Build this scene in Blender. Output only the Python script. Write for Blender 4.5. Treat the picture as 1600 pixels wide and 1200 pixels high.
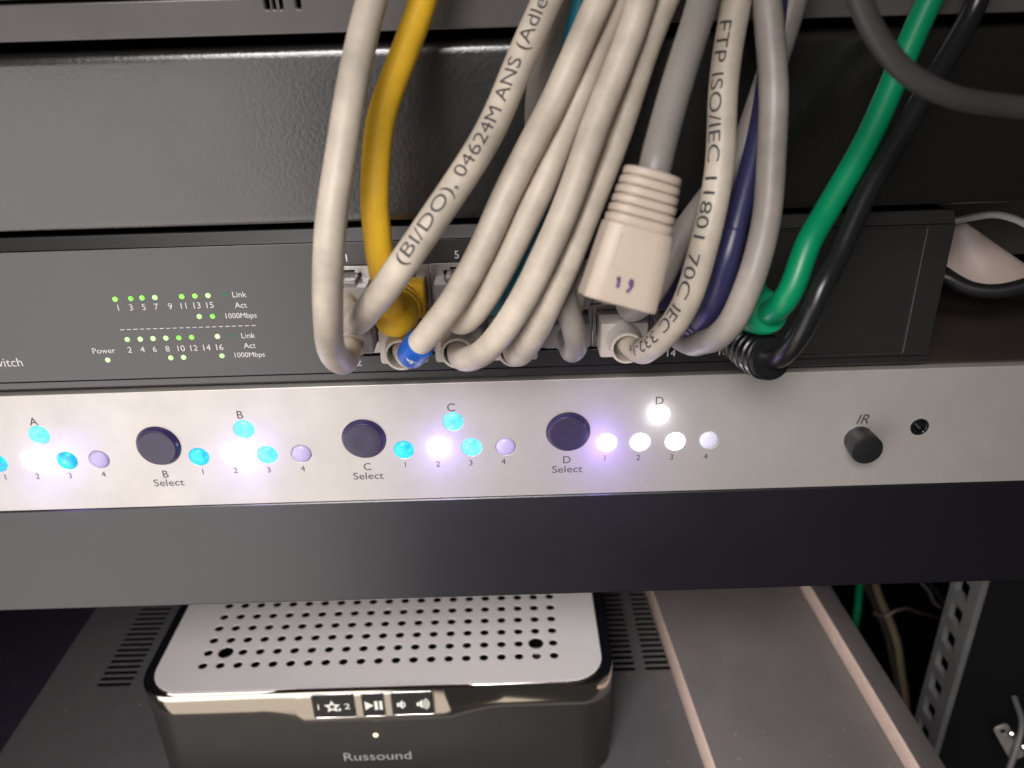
import bpy, bmesh, math, random
from mathutils import Vector, Matrix
random.seed(7)
S = 0.001                      # everything below is written in millimetres
sc = bpy.context.scene
for o in list(bpy.data.objects): bpy.data.objects.remove(o)

# ------------------------------------------------------------------ camera
F_PX = 1250.0
PITCH = math.atan(605 / F_PX); ROLL = math.atan(0.03)
AF = Vector((0, math.cos(PITCH), -math.sin(PITCH)))
_R0 = Vector((1, 0, 0)); _D0 = AF.cross(_R0)
AR = _R0 * math.cos(ROLL) + _D0 * math.sin(ROLL)
AD = -_R0 * math.sin(ROLL) + _D0 * math.cos(ROLL)
CAM = Vector((-0.60, -196.58, 93.90))
cd = bpy.data.cameras.new('camera'); cam = bpy.data.objects.new('camera', cd)
sc.collection.objects.link(cam)
m = Matrix((AR, -AD, -AF)).transposed().to_4x4(); m.translation = CAM * S
cam.matrix_world = m
cd.sensor_width = 36; cd.lens = 36 * F_PX / 1600
cd.clip_start = 0.005; cd.clip_end = 20
cd.dof.use_dof = True; cd.dof.focus_distance = 0.212; cd.dof.aperture_fstop = 15
sc.camera = cam
# ------------------------------------------------------------------ light
w = bpy.data.worlds.new('World'); sc.world = w; w.use_nodes = True
bg = w.node_tree.nodes['Background']
bg.inputs[0].default_value = (1.0, 0.93, 0.88, 1); bg.inputs[1].default_value = 0.035
def area(name, loc, target, size, power, col, sy=None):
    d = bpy.data.lights.new(name, 'AREA'); d.shape = 'RECTANGLE'; d.size = size * S; d.size_y = (sy or size) * S
    d.energy = power; d.color = col
    o = bpy.data.objects.new(name, d); sc.collection.objects.link(o)
    o.location = Vector(loc) * S
    o.rotation_euler = (Vector(target) - Vector(loc)).to_track_quat('-Z', 'Y').to_euler()
    return o
area('room_lamp', (-270, -300, -90), (-80, 0, -20), 340, 0.88, (1.0, 0.945, 0.91), 440)
area('low_fill', (-190, -260, -455), (-60, 30, -140), 340, 0.30, (1.0, 0.88, 0.74), 400)  # added beige fill from below, mainly for the chrome band to reflect
area('top_fill', (-110, -430, 270), (20, 40, -160), 220, 0.42, (1.0, 0.955, 0.945)).data.spread = math.radians(58)  # added fill beamed at the level tops, not a ceiling fitting
sc.view_settings.view_transform = 'Standard'; sc.view_settings.look = 'None'
sc.view_settings.exposure = 0; sc.view_settings.gamma = 1
sc.render.engine = 'CYCLES'
sc.render.resolution_x = 1024; sc.render.resolution_y = 768

# ------------------------------------------------------------------ helpers
def ray(u, v): return AR * ((u - 800) / F_PX) + AD * ((v - 600) / F_PX) + AF
def at(u, v, y):               # point of the depth plane y seen at photo pixel (u, v)
    d = ray(u, v); return CAM + d * ((y - CAM.y) / d.y)
def az(u, v, z):
    d = ray(u, v); return CAM + d * ((z - CAM.z) / d.z)
def fx(u, v, y=0):
    p = at(u, v, y); return p.x, p.z

def nodes(mat):
    mat.use_nodes = True; return mat.node_tree.nodes, mat.node_tree.links, mat.node_tree.nodes['Principled BSDF']
def M(name, col, rough=0.5, metal=0.0, spec=0.5, emit=None, estr=0, mottle=0.0, mscale=60, bump=0.0, bscale=900, aniso=None, coat=0.0, dust=0.0, ior=1.5):
    mt = bpy.data.materials.new(name); N, L, b = nodes(mt)
    b.inputs['Base Color'].default_value = (*col, 1); b.inputs['Roughness'].default_value = rough
    b.inputs['Metallic'].default_value = metal; b.inputs['Specular IOR Level'].default_value = spec
    b.inputs['IOR'].default_value = ior
    b.inputs['Coat Weight'].default_value = coat
    if emit: b.inputs['Emission Color'].default_value = (*emit, 1); b.inputs['Emission Strength'].default_value = estr
    tc = N.new('ShaderNodeTexCoord')
    src = None
    if mottle > 0:
        n = N.new('ShaderNodeTexNoise'); n.inputs['Scale'].default_value = mscale; n.inputs['Detail'].default_value = 6
        n.inputs['Roughness'].default_value = 0.65
        L.new(tc.outputs['Object'], n.inputs['Vector'])
        r = N.new('ShaderNodeMapRange'); r.inputs[1].default_value = 0.3; r.inputs[2].default_value = 0.7
        r.inputs[3].default_value = 1 - mottle; r.inputs[4].default_value = 1 + mottle * 0.5
        L.new(n.outputs['Fac'], r.inputs[0])
        mx = N.new('ShaderNodeMix'); mx.data_type = 'RGBA'; mx.blend_type = 'MULTIPLY'; mx.inputs[0].default_value = 1
        mx.inputs[6].default_value = (*col, 1); L.new(r.outputs[0], mx.inputs[7])
        src = mx.outputs[2]
        rr = N.new('ShaderNodeMapRange'); rr.inputs[1].default_value = 0.3; rr.inputs[2].default_value = 0.7
        rr.inputs[3].default_value = rough + 0.25 * mottle; rr.inputs[4].default_value = max(0.02, rough - 0.2 * mottle)
        L.new(n.outputs['Fac'], rr.inputs[0]); L.new(rr.outputs[0], b.inputs['Roughness'])
    if dust > 0:                # pale specks of dust
        v = N.new('ShaderNodeTexNoise'); v.inputs['Scale'].default_value = 420; v.inputs['Detail'].default_value = 2
        L.new(tc.outputs['Object'], v.inputs['Vector'])
        r = N.new('ShaderNodeMapRange'); r.inputs[1].default_value = 0.715; r.inputs[2].default_value = 0.76; r.inputs[4].default_value = dust
        L.new(v.outputs['Fac'], r.inputs[0])
        mx = N.new('ShaderNodeMix'); mx.data_type = 'RGBA'; L.new(r.outputs[0], mx.inputs[0])
        mx.inputs[6].default_value = (*col, 1)
        if src: L.new(src, mx.inputs[6])
        mx.inputs[7].default_value = (0.45, 0.42, 0.40, 1); src = mx.outputs[2]
    if src: L.new(src, b.inputs['Base Color'])
    if bump > 0:
        n = N.new('ShaderNodeTexNoise'); n.inputs['Scale'].default_value = bscale; n.inputs['Detail'].default_value = 3
        if aniso:
            mp = N.new('ShaderNodeMapping'); mp.inputs['Scale'].default_value = aniso
            L.new(tc.outputs['Object'], mp.inputs[0]); L.new(mp.outputs[0], n.inputs['Vector'])
        else: L.new(tc.outputs['Object'], n.inputs['Vector'])
        bp = N.new('ShaderNodeBump'); bp.inputs['Strength'].default_value = bump; bp.inputs['Distance'].default_value = 0.0004
        L.new(n.outputs['Fac'], bp.inputs['Height']); L.new(bp.outputs[0], b.inputs['Normal'])
    return mt

MAT = dict(
 hammer=M('hammered_black_paint', (0.006, 0.0054, 0.005), 0.27, spec=0.8, ior=1.7, mottle=0.15, mscale=30, bump=0.13, bscale=900),
 upper=M('grey_paint', (0.095, 0.088, 0.082), 0.33, ior=1.6, mottle=0.2, mscale=40),
 switch=M('charcoal_faceplate', (0.018, 0.017, 0.017), 0.33, spec=0.7, ior=1.7, mottle=0.06, mscale=25, bump=0.06, bscale=2600),
 silver=M('satin_aluminium', (0.655, 0.622, 0.575), 0.46, metal=0.55, mottle=0.08, mscale=70, bump=0.10, bscale=2200),
 dark=M('satin_black_paint', (0.005, 0.004, 0.008), 0.34, spec=1.0, mottle=0.08, mscale=30, bump=0.06, bscale=3000),
 lid=M('brown_black_lid', (0.060, 0.048, 0.040), 0.30, mottle=0.25, mscale=30),
 vent=M('dark_grey_lid', (0.135, 0.128, 0.134), 0.50, mottle=0.12, mscale=35, dust=0.5, bump=0.05, bscale=2600),
 board=M('dusty_grey_laminate', (0.20, 0.183, 0.178), 0.55, mottle=0.16, mscale=28, dust=0.8, bump=0.10, bscale=900),
 batten=M('dark_batten_laminate', (0.14, 0.125, 0.12), 0.55, mottle=0.16, mscale=28),
 edge=M('raw_pink_board_edge', (0.92, 0.70, 0.60), 0.7, mottle=0.15, mscale=120, bump=0.25, bscale=1500),
 void=M('black_inside', (0.004, 0.004, 0.004), 0.8, spec=0.1),
 rack=M('black_rack_steel', (0.008, 0.008, 0.009), 0.5, mottle=0.2, mscale=30),
 lowshelf=M('dark_violet_shelf', (0.045, 0.040, 0.062), 0.5, mottle=0.1, dust=0.5),
 upright=M('brown_grey_upright', (0.30, 0.27, 0.24), 0.5, mottle=0.15),
 rail=M('grey_rail_steel', (0.22, 0.21, 0.215), 0.45, mottle=0.2, mscale=60),
 white=M('ivory_cable_jacket', (0.60, 0.525, 0.43), 0.47, mottle=0.36, mscale=55, bump=0.05, bscale=500),
 speck=M('speckled_ivory_jacket', (0.55, 0.48, 0.39), 0.45, mottle=0.25, mscale=200, bump=0.05, bscale=500),
 grey=M('grey_cable_jacket', (0.32, 0.285, 0.255), 0.42, mottle=0.32, mscale=75, bump=0.05, bscale=500),
 dgrey=M('dull_grey_cable_jacket', (0.27, 0.25, 0.225), 0.40, mottle=0.12, mscale=60),
 yellow=M('yellow_cable_jacket', (0.86, 0.51, 0.03), 0.5, spec=0.3, mottle=0.2, mscale=70),
 teal=M('teal_cable_jacket', (0.0, 0.17, 0.25), 0.4, mottle=0.1),
 navy=M('navy_cable_jacket', (0.028, 0.026, 0.085), 0.35, mottle=0.1),
 green=M('green_cable_jacket', (0.0, 0.235, 0.098), 0.36, mottle=0.1, mscale=50),
 black=M('black_cable_jacket', (0.012, 0.012, 0.013), 0.28, mottle=0.2, mscale=200, bump=0.12, bscale=300),
 cord=M('grey_black_cord', (0.045, 0.042, 0.038), 0.45),
 boot=M('white_boot_plastic', (0.58, 0.53, 0.475), 0.42, mottle=0.06),
 hood=M('beige_hood_plastic', (0.50, 0.415, 0.335), 0.45, mottle=0.05, bump=0.05, bscale=1500),
 blue=M('blue_marker_ring', (0.0, 0.10, 0.50), 0.4),
 ink=M('black_print', (0.045, 0.042, 0.045), 0.6),
 greyink=M('grey_print', (0.07, 0.065, 0.075), 0.6),
 violet=M('violet_pen', (0.10, 0.05, 0.17), 0.7),
 wprint=M('white_print', (0.75, 0.73, 0.70), 0.6),
 gprint=M('grey_white_print', (0.42, 0.41, 0.40), 0.6),
 dprint=M('dim_print', (0.13, 0.12, 0.12), 0.6),
 metal=M('tin_plated_shield', (0.55, 0.52, 0.48), 0.32, metal=0.9, mottle=0.1, mscale=200),
 chrome=M('chrome', (0.72, 0.67, 0.60), 0.12, metal=1.0),
 rim=M('polished_rim', (0.85, 0.82, 0.78), 0.12, metal=1.0),
 plate=M('brushed_aluminium', (0.90, 0.85, 0.84), 0.45, metal=0.1, mottle=0.05, mscale=30, bump=0.06, bscale=1500, aniso=(0.15, 1, 1)),
 body=M('charcoal_plastic', (0.028, 0.027, 0.026), 0.38, mottle=0.08, bump=0.04, bscale=2500),
 gloss=M('gloss_black_plastic', (0.008, 0.008, 0.012), 0.12),
 key=M('black_key', (0.012, 0.012, 0.013), 0.4),
 icon=M('white_icon', (0.72, 0.70, 0.66), 0.5, emit=(1, 0.97, 0.9), estr=0.25),
 sleeve=M('violet_sleeve', (0.030, 0.018, 0.085), 0.25),
 cap=M('violet_grey_button', (0.045, 0.038, 0.072), 0.28),
 rubber=M('black_rubber', (0.014, 0.014, 0.015), 0.42),
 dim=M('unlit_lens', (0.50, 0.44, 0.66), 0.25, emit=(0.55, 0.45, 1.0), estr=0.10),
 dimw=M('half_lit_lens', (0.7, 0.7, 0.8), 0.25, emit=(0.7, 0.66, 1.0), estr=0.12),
 cyan=M('cyan_led', (0.02, 0.2, 0.25), 0.25, emit=(0.02, 0.62, 1.0), estr=1.15),
 pcyan=M('pale_cyan_led', (0.05, 0.3, 0.3), 0.25, emit=(0.16, 0.80, 0.95), estr=1.2),
 hot=M('bright_blue_white_led', (0.8, 0.8, 0.8), 0.3, emit=(0.74, 0.74, 1.0), estr=13),
 hotb=M('bright_led', (0.8, 0.8, 0.8), 0.3, emit=(0.55, 0.75, 1.0), estr=3),
 whot=M('bright_white_led', (0.8, 0.8, 0.8), 0.3, emit=(0.97, 0.96, 1.0), estr=7),
 wled=M('white_led', (0.8, 0.8, 0.8), 0.3, emit=(1.0, 0.97, 1.0), estr=2.6),
 gled=M('green_led', (0.1, 0.5, 0.05), 0.3, emit=(0.32, 0.95, 0.10), estr=1.1),
 gledw=M('pale_green_led', (0.1, 0.5, 0.05), 0.3, emit=(0.62, 1.0, 0.42), estr=1.3),
 gkey=M('dim_green_print', (0.05, 0.16, 0.07), 0.5),
 amber=M('warm_led', (0.8, 0.6, 0.4), 0.3, emit=(1.0, 0.80, 0.50), estr=3),
 strap=M('white_flat_cable_plastic', (0.62, 0.50, 0.44), 0.4, mottle=0.2, mscale=50),
 shiny=M('shiny_white_wire', (0.85, 0.82, 0.80), 0.15, coat=1.0),
 tan=M('tan_cable_jacket', (0.20, 0.155, 0.10), 0.5),
 copper=M('copper_wire', (0.24, 0.16, 0.14), 0.4, metal=0.5),
 zinc=M('zinc_hinge', (0.55, 0.52, 0.48), 0.35, metal=0.6, mottle=0.3, mscale=200),
 red=M('red_plastic', (0.5, 0.09, 0.04), 0.5),
)
for key in ('cyan', 'pcyan', 'dim', 'gled', 'gledw'):
    N, L, b = nodes(MAT[key]); st0 = b.inputs['Emission Strength'].default_value
    tc = N.new('ShaderNodeTexCoord'); n = N.new('ShaderNodeTexNoise'); n.inputs['Scale'].default_value = 330; n.inputs['Detail'].default_value = 1.5
    r = N.new('ShaderNodeMapRange'); r.inputs[1].default_value = 0.35; r.inputs[2].default_value = 0.65; r.inputs[3].default_value = st0 * 0.55; r.inputs[4].default_value = st0 * 1.25
    L.new(tc.outputs['Object'], n.inputs['Vector']); L.new(n.outputs['Fac'], r.inputs[0]); L.new(r.outputs[0], b.inputs['Emission Strength'])
# clear plastic of the modular plugs
clr = bpy.data.materials.new('clear_plug_plastic'); N, L, b = nodes(clr)
b.inputs['Base Color'].default_value = (0.62, 0.58, 0.56, 1); b.inputs['Roughness'].default_value = 0.15
b.inputs['Transmission Weight'].default_value = 0.55; b.inputs['IOR'].default_value = 1.4
MAT['clear'] = clr

def add(name, me, mat, parent=None, smooth=None):
    o = bpy.data.objects.new(name, me); sc.collection.objects.link(o)
    if mat is not None: me.materials.clear(); me.materials.append(MAT[mat])
    if parent is not None: o.parent = parent
    if smooth is not None:
        me.polygons.foreach_set('use_smooth', [True] * len(me.polygons))
        if smooth < 180:
            bm = bmesh.new(); bm.from_mesh(me); a = math.radians(smooth)
            for e in bm.edges:
                if len(e.link_faces) == 2 and e.calc_face_angle(0) > a: e.smooth = False
            bm.to_mesh(me); bm.free()
    return o
def thing(name, label, cat, group=None, loc=(0, 0, 0)):
    o = bpy.data.objects.new(name, None); sc.collection.objects.link(o); o.empty_display_size = 0.01
    return tag(o, label, cat, group)
def tag(o, label, cat, group=None):
    o['label'] = label; o['category'] = cat
    if group: o['group'] = group
    return o
def bm_mesh(bm, name='m'):
    for v in bm.verts: v.co *= S
    bmesh.ops.recalc_face_normals(bm, faces=bm.faces[:])
    me = bpy.data.meshes.new(name); bm.to_mesh(me); bm.free(); return me
def bbox(bm, x0, x1, y0, y1, z0, z1, bev=0.0, seg=2):
    vs = [bm.verts.new((x, y, z)) for x in (x0, x1) for y in (y0, y1) for z in (z0, z1)]
    fs = [(0, 1, 3, 2), (4, 6, 7, 5), (0, 4, 5, 1), (2, 3, 7, 6), (0, 2, 6, 4), (1, 5, 7, 3)]
    F = [bm.faces.new([vs[i] for i in f]) for f in fs]
    if bev > 0:
        es = list({e for f in F for e in f.edges})
        bmesh.ops.bevel(bm, geom=es, offset=bev, segments=seg, affect='EDGES', profile=0.5)
    return vs
def box(name, x0, x1, y0, y1, z0, z1, mat, parent=None, bev=0.0, seg=2):
    bm = bmesh.new(); bbox(bm, x0, x1, y0, y1, z0, z1, bev, seg)
    return add(name, bm_mesh(bm, name), mat, parent, 40 if bev else None)
def basis(axis):
    a = Vector(axis).normalized(); t = Vector((0, 0, 1)) if abs(a.z) < 0.9 else Vector((1, 0, 0))
    u = a.cross(t).normalized(); v = a.cross(u).normalized(); return a, u, v
def blathe(bm, c, axis, prof, n=40):
    """prof: list of (distance along axis, radius)"""
    a, u, v = basis(axis); c = Vector(c); rings = []
    for d, r in prof:
        if r < 1e-6: rings.append([bm.verts.new(c + a * d)]); continue
        rings.append([bm.verts.new(c + a * d + (u * math.cos(t) + v * math.sin(t)) * r) for t in [2 * math.pi * k / n for k in range(n)]])
    for A, B in zip(rings, rings[1:]):
        for k in range(n):
            k2 = (k + 1) % n
            if len(A) == 1 and len(B) == 1: continue
            if len(A) == 1: bm.faces.new((A[0], B[k], B[k2]))
            elif len(B) == 1: bm.faces.new((A[k], B[0], A[k2]))
            else: bm.faces.new((A[k], B[k], B[k2], A[k2]))
    return rings
def lathe(name, c, axis, prof, mat, parent=None, n=40, smooth=35):
    bm = bmesh.new(); blathe(bm, c, axis, prof, n); return add(name, bm_mesh(bm, name), mat, parent, smooth)
def plate_mesh(outline, holes, thick, bev=0.0, name='plate'):
    """flat sheet with real cut-outs, in its own XY plane, z from -thick to 0; points in mm"""
    cu = bpy.data.curves.new(name, 'CURVE'); cu.dimensions = '2D'; cu.fill_mode = 'BOTH'
    for poly in [outline] + list(holes):
        sp = cu.splines.new('POLY'); sp.points.add(len(poly) - 1); sp.use_cyclic_u = True
        for p, q in zip(sp.points, poly): p.co = (q[0] * S, q[1] * S, 0, 1)
    cu.extrude = (thick / 2 - bev) * S; cu.bevel_depth = bev * S; cu.bevel_resolution = 2; cu.offset = -bev * S
    o = bpy.data.objects.new(name, cu); sc.collection.objects.link(o)
    dg = bpy.context.evaluated_depsgraph_get(); me = bpy.data.meshes.new_from_object(o.evaluated_get(dg))
    bpy.data.objects.remove(o); bpy.data.curves.remove(cu)
    for v in me.vertices: v.co.z -= thick / 2 * S
    return me
def front(me, y=0.0, flip=False):      # plate's (x, y) -> world (x, z), its face towards -y at depth y
    for v in me.vertices: v.co = Vector((v.co.x, y * S - v.co.z, v.co.y))
    return me
def flat(me, z=0.0):
    for v in me.vertices: v.co.z += z * S
    return me
def rect(x0, x1, y0, y1, r=0.0, n=5):
    if r <= 0: return [(x0, y0), (x1, y0), (x1, y1), (x0, y1)]
    P = []
    for cx, cy, a0 in ((x1 - r, y0 + r, -90), (x1 - r, y1 - r, 0), (x0 + r, y1 - r, 90), (x0 + r, y0 + r, 180)):
        for k in range(n + 1):
            a = math.radians(a0 + 90 * k / n); P.append((cx + r * math.cos(a), cy + r * math.sin(a)))
    return P
def circ(cx, cy, r, n=20): return [(cx + r * math.cos(2 * math.pi * k / n), cy + r * math.sin(2 * math.pi * k / n)) for k in range(n)]

def glyphs(body, size, align='CENTER', bold=0.0, shear=0.0):
    """text as a flat mesh in mm; returns verts, faces"""
    cu = bpy.data.curves.new('t', 'FONT'); cu.body = body; cu.size = size; cu.align_x = align; cu.offset = bold
    cu.shear = shear; cu.resolution_u = 4
    o = bpy.data.objects.new('t', cu); sc.collection.objects.link(o)
    dg = bpy.context.evaluated_depsgraph_get(); me = bpy.data.meshes.new_from_object(o.evaluated_get(dg))
    V = [v.co.copy() for v in me.vertices]; P = [tuple(p.vertices) for p in me.polygons]
    bpy.data.objects.remove(o); bpy.data.curves.remove(cu); bpy.data.meshes.remove(me)
    return V, P
def fine(V, P, mx=0.35):
    b_ = bmesh.new(); vs = [b_.verts.new(v) for v in V]
    for p in P:
        try: b_.faces.new([vs[i] for i in p])
        except ValueError: pass
    bmesh.ops.triangulate(b_, faces=b_.faces[:])
    for _ in range(6):
        es = [e for e in b_.edges if e.calc_length() > mx]
        if not es: break
        bmesh.ops.subdivide_edges(b_, edges=es, cuts=1); bmesh.ops.triangulate(b_, faces=b_.faces[:])
    b_.verts.index_update(); V2 = [v.co.copy() for v in b_.verts]; P2 = [tuple(v.index for v in f.verts) for f in b_.faces]
    b_.free(); return V2, P2
def bglyph(bm, fn, V, P):
    vs = [bm.verts.new(fn(v)) for v in V]
    for p in P:
        try: bm.faces.new([vs[i] for i in p])
        except ValueError: pass
def lettering(name, items, mat, parent, y=-0.06, polys=()):
    """items: (text, x, z, size, align); flat print on the plane y, readable from the front"""
    bm = bmesh.new()
    for it in items:
        t, x, z, size = it[:4]; al = it[4] if len(it) > 4 else 'CENTER'; sh = it[5] if len(it) > 5 else 0
        sx = it[6] if len(it) > 6 else 1.0
        V, P = glyphs(t, size, al, shear=sh); bglyph(bm, lambda v: (x + v.x * sx, y, z + v.y), V, P)
    for poly in polys: bm.faces.new([bm.verts.new((px, y, pz)) for px, pz in poly])
    for v in bm.verts: v.co *= S
    me = bpy.data.meshes.new(name); bm.to_mesh(me); bm.free()
    return add(name, me, mat, parent)

# ---- curves
def spline(pts, step=0.6):
    P = [Vector(p) for p in pts]; P = [P[0] * 2 - P[1]] + P + [P[-1] * 2 - P[-2]]
    dense = []
    for i in range(1, len(P) - 2):
        p0, p1, p2, p3 = P[i - 1:i + 3]
        # centripetal Catmull-Rom
        t0 = 0; t1 = t0 + max(1e-4, (p1 - p0).length ** 0.5); t2 = t1 + max(1e-4, (p2 - p1).length ** 0.5); t3 = t2 + max(1e-4, (p3 - p2).length ** 0.5)
        n = 24
        for k in range(n):
            t = t1 + (t2 - t1) * k / n
            a1 = p0 * ((t1 - t) / (t1 - t0)) + p1 * ((t - t0) / (t1 - t0)); a2 = p1 * ((t2 - t) / (t2 - t1)) + p2 * ((t - t1) / (t2 - t1))
            a3 = p2 * ((t3 - t) / (t3 - t2)) + p3 * ((t - t2) / (t3 - t2))
            b1 = a1 * ((t2 - t) / (t2 - t0)) + a2 * ((t - t0) / (t2 - t0)); b2 = a2 * ((t3 - t) / (t3 - t1)) + a3 * ((t - t1) / (t3 - t1))
            dense.append(b1 * ((t2 - t) / (t2 - t1)) + b2 * ((t - t1) / (t2 - t1)))
    dense.append(P[-2])
    for _ in range(6):          # a real jacket is stiff: relax small kinks
        dense = [dense[0]] + [dense[i] * 0.5 + (dense[i - 1] + dense[i + 1]) * 0.25 for i in range(1, len(dense) - 1)] + [dense[-1]]
    out = [dense[0]]; acc = 0.0
    for a, c in zip(dense, dense[1:]):
        L_ = (c - a).length
        while acc + L_ >= step:
            f = (step - acc) / L_; a = a + (c - a) * f; out.append(a.copy()); L_ = (c - a).length; acc = 0.0
        acc += L_
    return out, step
class Path:
    def __init__(s, pts, step=0.6):
        s.p, s.step = spline(pts, step); n = len(s.p)
        ph = [random.uniform(0, 6.28) for _ in range(6)]     # real jackets are never perfectly fair
        for i, q in enumerate(s.p):
            d = i * step; k = 0.30 * min(1.0, max(0.0, (d - 12) / 25))
            q.x += k * (math.sin(d / 5.6 + ph[0]) * .6 + math.sin(d / 10.5 + ph[1])); q.z += k * (math.sin(d / 6.3 + ph[2]) * .5 + math.sin(d / 11.5 + ph[3]))
        s.t = [(s.p[min(i + 1, n - 1)] - s.p[max(i - 1, 0)]).normalized() for i in range(n)]
        s.len = (n - 1) * s.step
        # rotation-minimising frame
        u = s.t[0].cross(Vector((0, 0, 1)))
        if u.length < 1e-3: u = s.t[0].cross(Vector((1, 0, 0)))
        u.normalize(); s.u = []
        for t in s.t:
            u = (u - t * u.dot(t)).normalized(); s.u.append(u)
    def at(s, d):
        f = max(0, min(d / s.step, len(s.p) - 1.001)); i = int(f); f -= i
        return s.p[i].lerp(s.p[i + 1], f), s.t[i].lerp(s.t[i + 1], f).normalized(), s.u[i]
def tube(name, path, d0, d1, rad, mat, parent=None, n=22, step=None, caps=True):
    """rad: number or function of arc length"""
    bm = bmesh.new(); rf = rad if callable(rad) else (lambda d: rad); rings = []
    st = step or path.step * 1.5; k = max(2, int((d1 - d0) / st))
    for i in range(k + 1):
        d = d0 + (d1 - d0) * i / k; p, t, u = path.at(d); v = t.cross(u); r = rf(d)
        rings.append([bm.verts.new(p + (u * math.cos(a) + v * math.sin(a)) * r) for a in [2 * math.pi * j / n for j in range(n)]])
    for A, B in zip(rings, rings[1:]):
        for j in range(n): bm.faces.new((A[j], A[(j + 1) % n], B[(j + 1) % n], B[j]))
    if caps: bm.faces.new(rings[0]); bm.faces.new(rings[-1])
    return add(name, bm_mesh(bm, name), mat, parent, 50)
def wrap_print(name, body, path, d0, size, r, mat, parent, phi0=0.0, reverse=False, squeeze=1.0):
    """print wrapped round a jacket"""
    V, P = fine(*glyphs(body, size, 'LEFT', bold=0)); bm = bmesh.new()
    def fn(v):
        d = d0 + (-v.x if reverse else v.x) * squeeze; p, t, u = path.at(d)
        n = (CAM - p); n = (n - t * n.dot(t)).normalized(); b_ = t.cross(n)
        h = (v.y - size * 0.35) / r + phi0
        if reverse: h = -h
        return p + (n * math.cos(h) + n.cross(t) * math.sin(h)) * (r + 0.05)
    bglyph(bm, fn, V, P)
    for v in bm.verts: v.co *= S
    me = bpy.data.meshes.new(name); bm.to_mesh(me); bm.free()
    return add(name, me, mat, parent)

# ------------------------------------------------------------------ rack frame
rk = thing('rack_frame', 'black steel rack frame with slotted upright in the dark at lower right', 'rack')
XRL, YN, YFR = 205.0, 81.0, 102.0          # a flange seen from its left side, pierced by a column of slots
rh = []
for k in range(-8, 16):
    zc = -158 - 15.6 * k; rh.append(rect(YN + 7, YFR - 4.2, zc - 4.7, zc + 4.7, 0.8, 2))
me = plate_mesh(rect(YN, YFR, -460, 160), rh, 3.0, 0.15)
for v in me.vertices: v.co = Vector((XRL * S - v.co.z, v.co.x, v.co.y))
add('slotted_flange', me, 'rail', rk, 40)
box('front_flange', XRL + 3.1, XRL + 60, YN, YN + 1.6, -460, 160, 'rack', rk)
box('back_panel', -420, 430, 470, 474, -470, 170, 'rack', rk)
box('side_panel', -424, -420.2, 10, 474, -470, 170, 'rack', rk)
box('side_panel', 430.2, 434, 10, 474, -470, 170, 'rack', rk)
box('base_panel', -420, 430, 0, 469.8, -474, -470.2, 'rack', rk)
box('shelf', -419, -230, 12, 320, -244, -242, 'lowshelf', rk)
box('upright', 119, 205, 92, 95, 2, 160, 'upright', rk)

# ------------------------------------------------------------------ upper device and blank panel
up = thing('upper_device', 'grey rack unit whose slotted lower edge shows along the top of the picture', 'rack unit')
sl = []
for u in (6, 13): sl.append([fx(u, 24), fx(u + 4, 24), fx(u - 2, 5), fx(u - 6, 5)])
me = front(plate_mesh(rect(-330, 205, 87.6, 95.4), [rect(x - .45, x + .45, 92.9, 95.0, .3, 2) for x in (-52.3, -50.6, -49.4, -45.4, -46.4 - 70, -115)], 2.5, 0.5), 0.3); add('front_panel', me, 'upper', up, 40)
box('casing', -328, 203, 2.9, 300, 88.2, 120, 'void', up)
box('top_lip', -330, 205, 0.8, 2.7, 96.2, 120, 'hammer', up, 0.3)

bp = thing('blank_panel', 'black hammered blanking panel behind the cables, above the switch', 'panel')
bm = bmesh.new()
prof = [(4.0, 44.4), (1.4, 44.4), (0.55, 44.8), (0.1, 45.7), (0, 47), (0, 82.4), (0.12, 83.6), (0.5, 84.5), (1.1, 85.1), (2.0, 85.4), (4.0, 85.4)]
xs = [-330 + 5 * k for k in range(108)]
rows = [[bm.verts.new((x, y, z)) for (y, z) in prof] for x in xs]
for A, B in zip(rows, rows[1:]):
    for k in range(len(prof)):
        bm.faces.new((A[k], B[k], B[(k + 1) % len(prof)], A[(k + 1) % len(prof)]))
bm.faces.new(rows[0]); bm.faces.new(rows[-1])
add('face', bm_mesh(bm), 'hammer', bp, 35)
box('casing', -326, 200, 4.2, 300, 45.2, 84.6, 'void', bp)

# ------------------------------------------------------------------ network switch
sw = thing('network_switch', 'charcoal sixteen port network switch full of patch cables', 'network switch')
XL, XR = -328.0, 111.9
PX0, PITCH_P, ZU, ZLW = -41.7, 13.95, 26.6, 15.2
def port_x(k): return PX0 + ((k - 1) // 2) * PITCH_P
block = rect(PX0 - 7.6, port_x(15) + 7.6, 8.4, 33.6, 0.8, 2)
grv = (68.0, 104.8, 4.6, 40.0)
def frame_groove(x0, x1, z0, z1, w_=0.35):
    return [rect(x0, x1, z1 - w_, z1), rect(x0, x1, z0, z0 + w_), rect(x1 - w_, x1, z0 + w_ + .02, z1 - w_ - .02)]
me = front(plate_mesh(rect(XL, XR, 3.7, 39.6), [block, rect(65.2, 105.0, 4.7, 39.0, 0.4, 2)], 2.2, 0.18), 0); fp = add('faceplate', me, 'switch', sw, 40)
bm = bmesh.new()                                    # right hand inset panel: a hair-line step
x0, x1, z0, z1 = 66.5, 105.0, 4.7, 39.0
add('inset_panel', front(plate_mesh(rect(65.0, 105.4, 4.4, 39.3, 0.4, 2), [], 1.0, 0.05), 0.55), 'switch', sw, 40)
bm.free()
bm = bmesh.new()                                    # bevelled top and bottom strips
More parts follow.
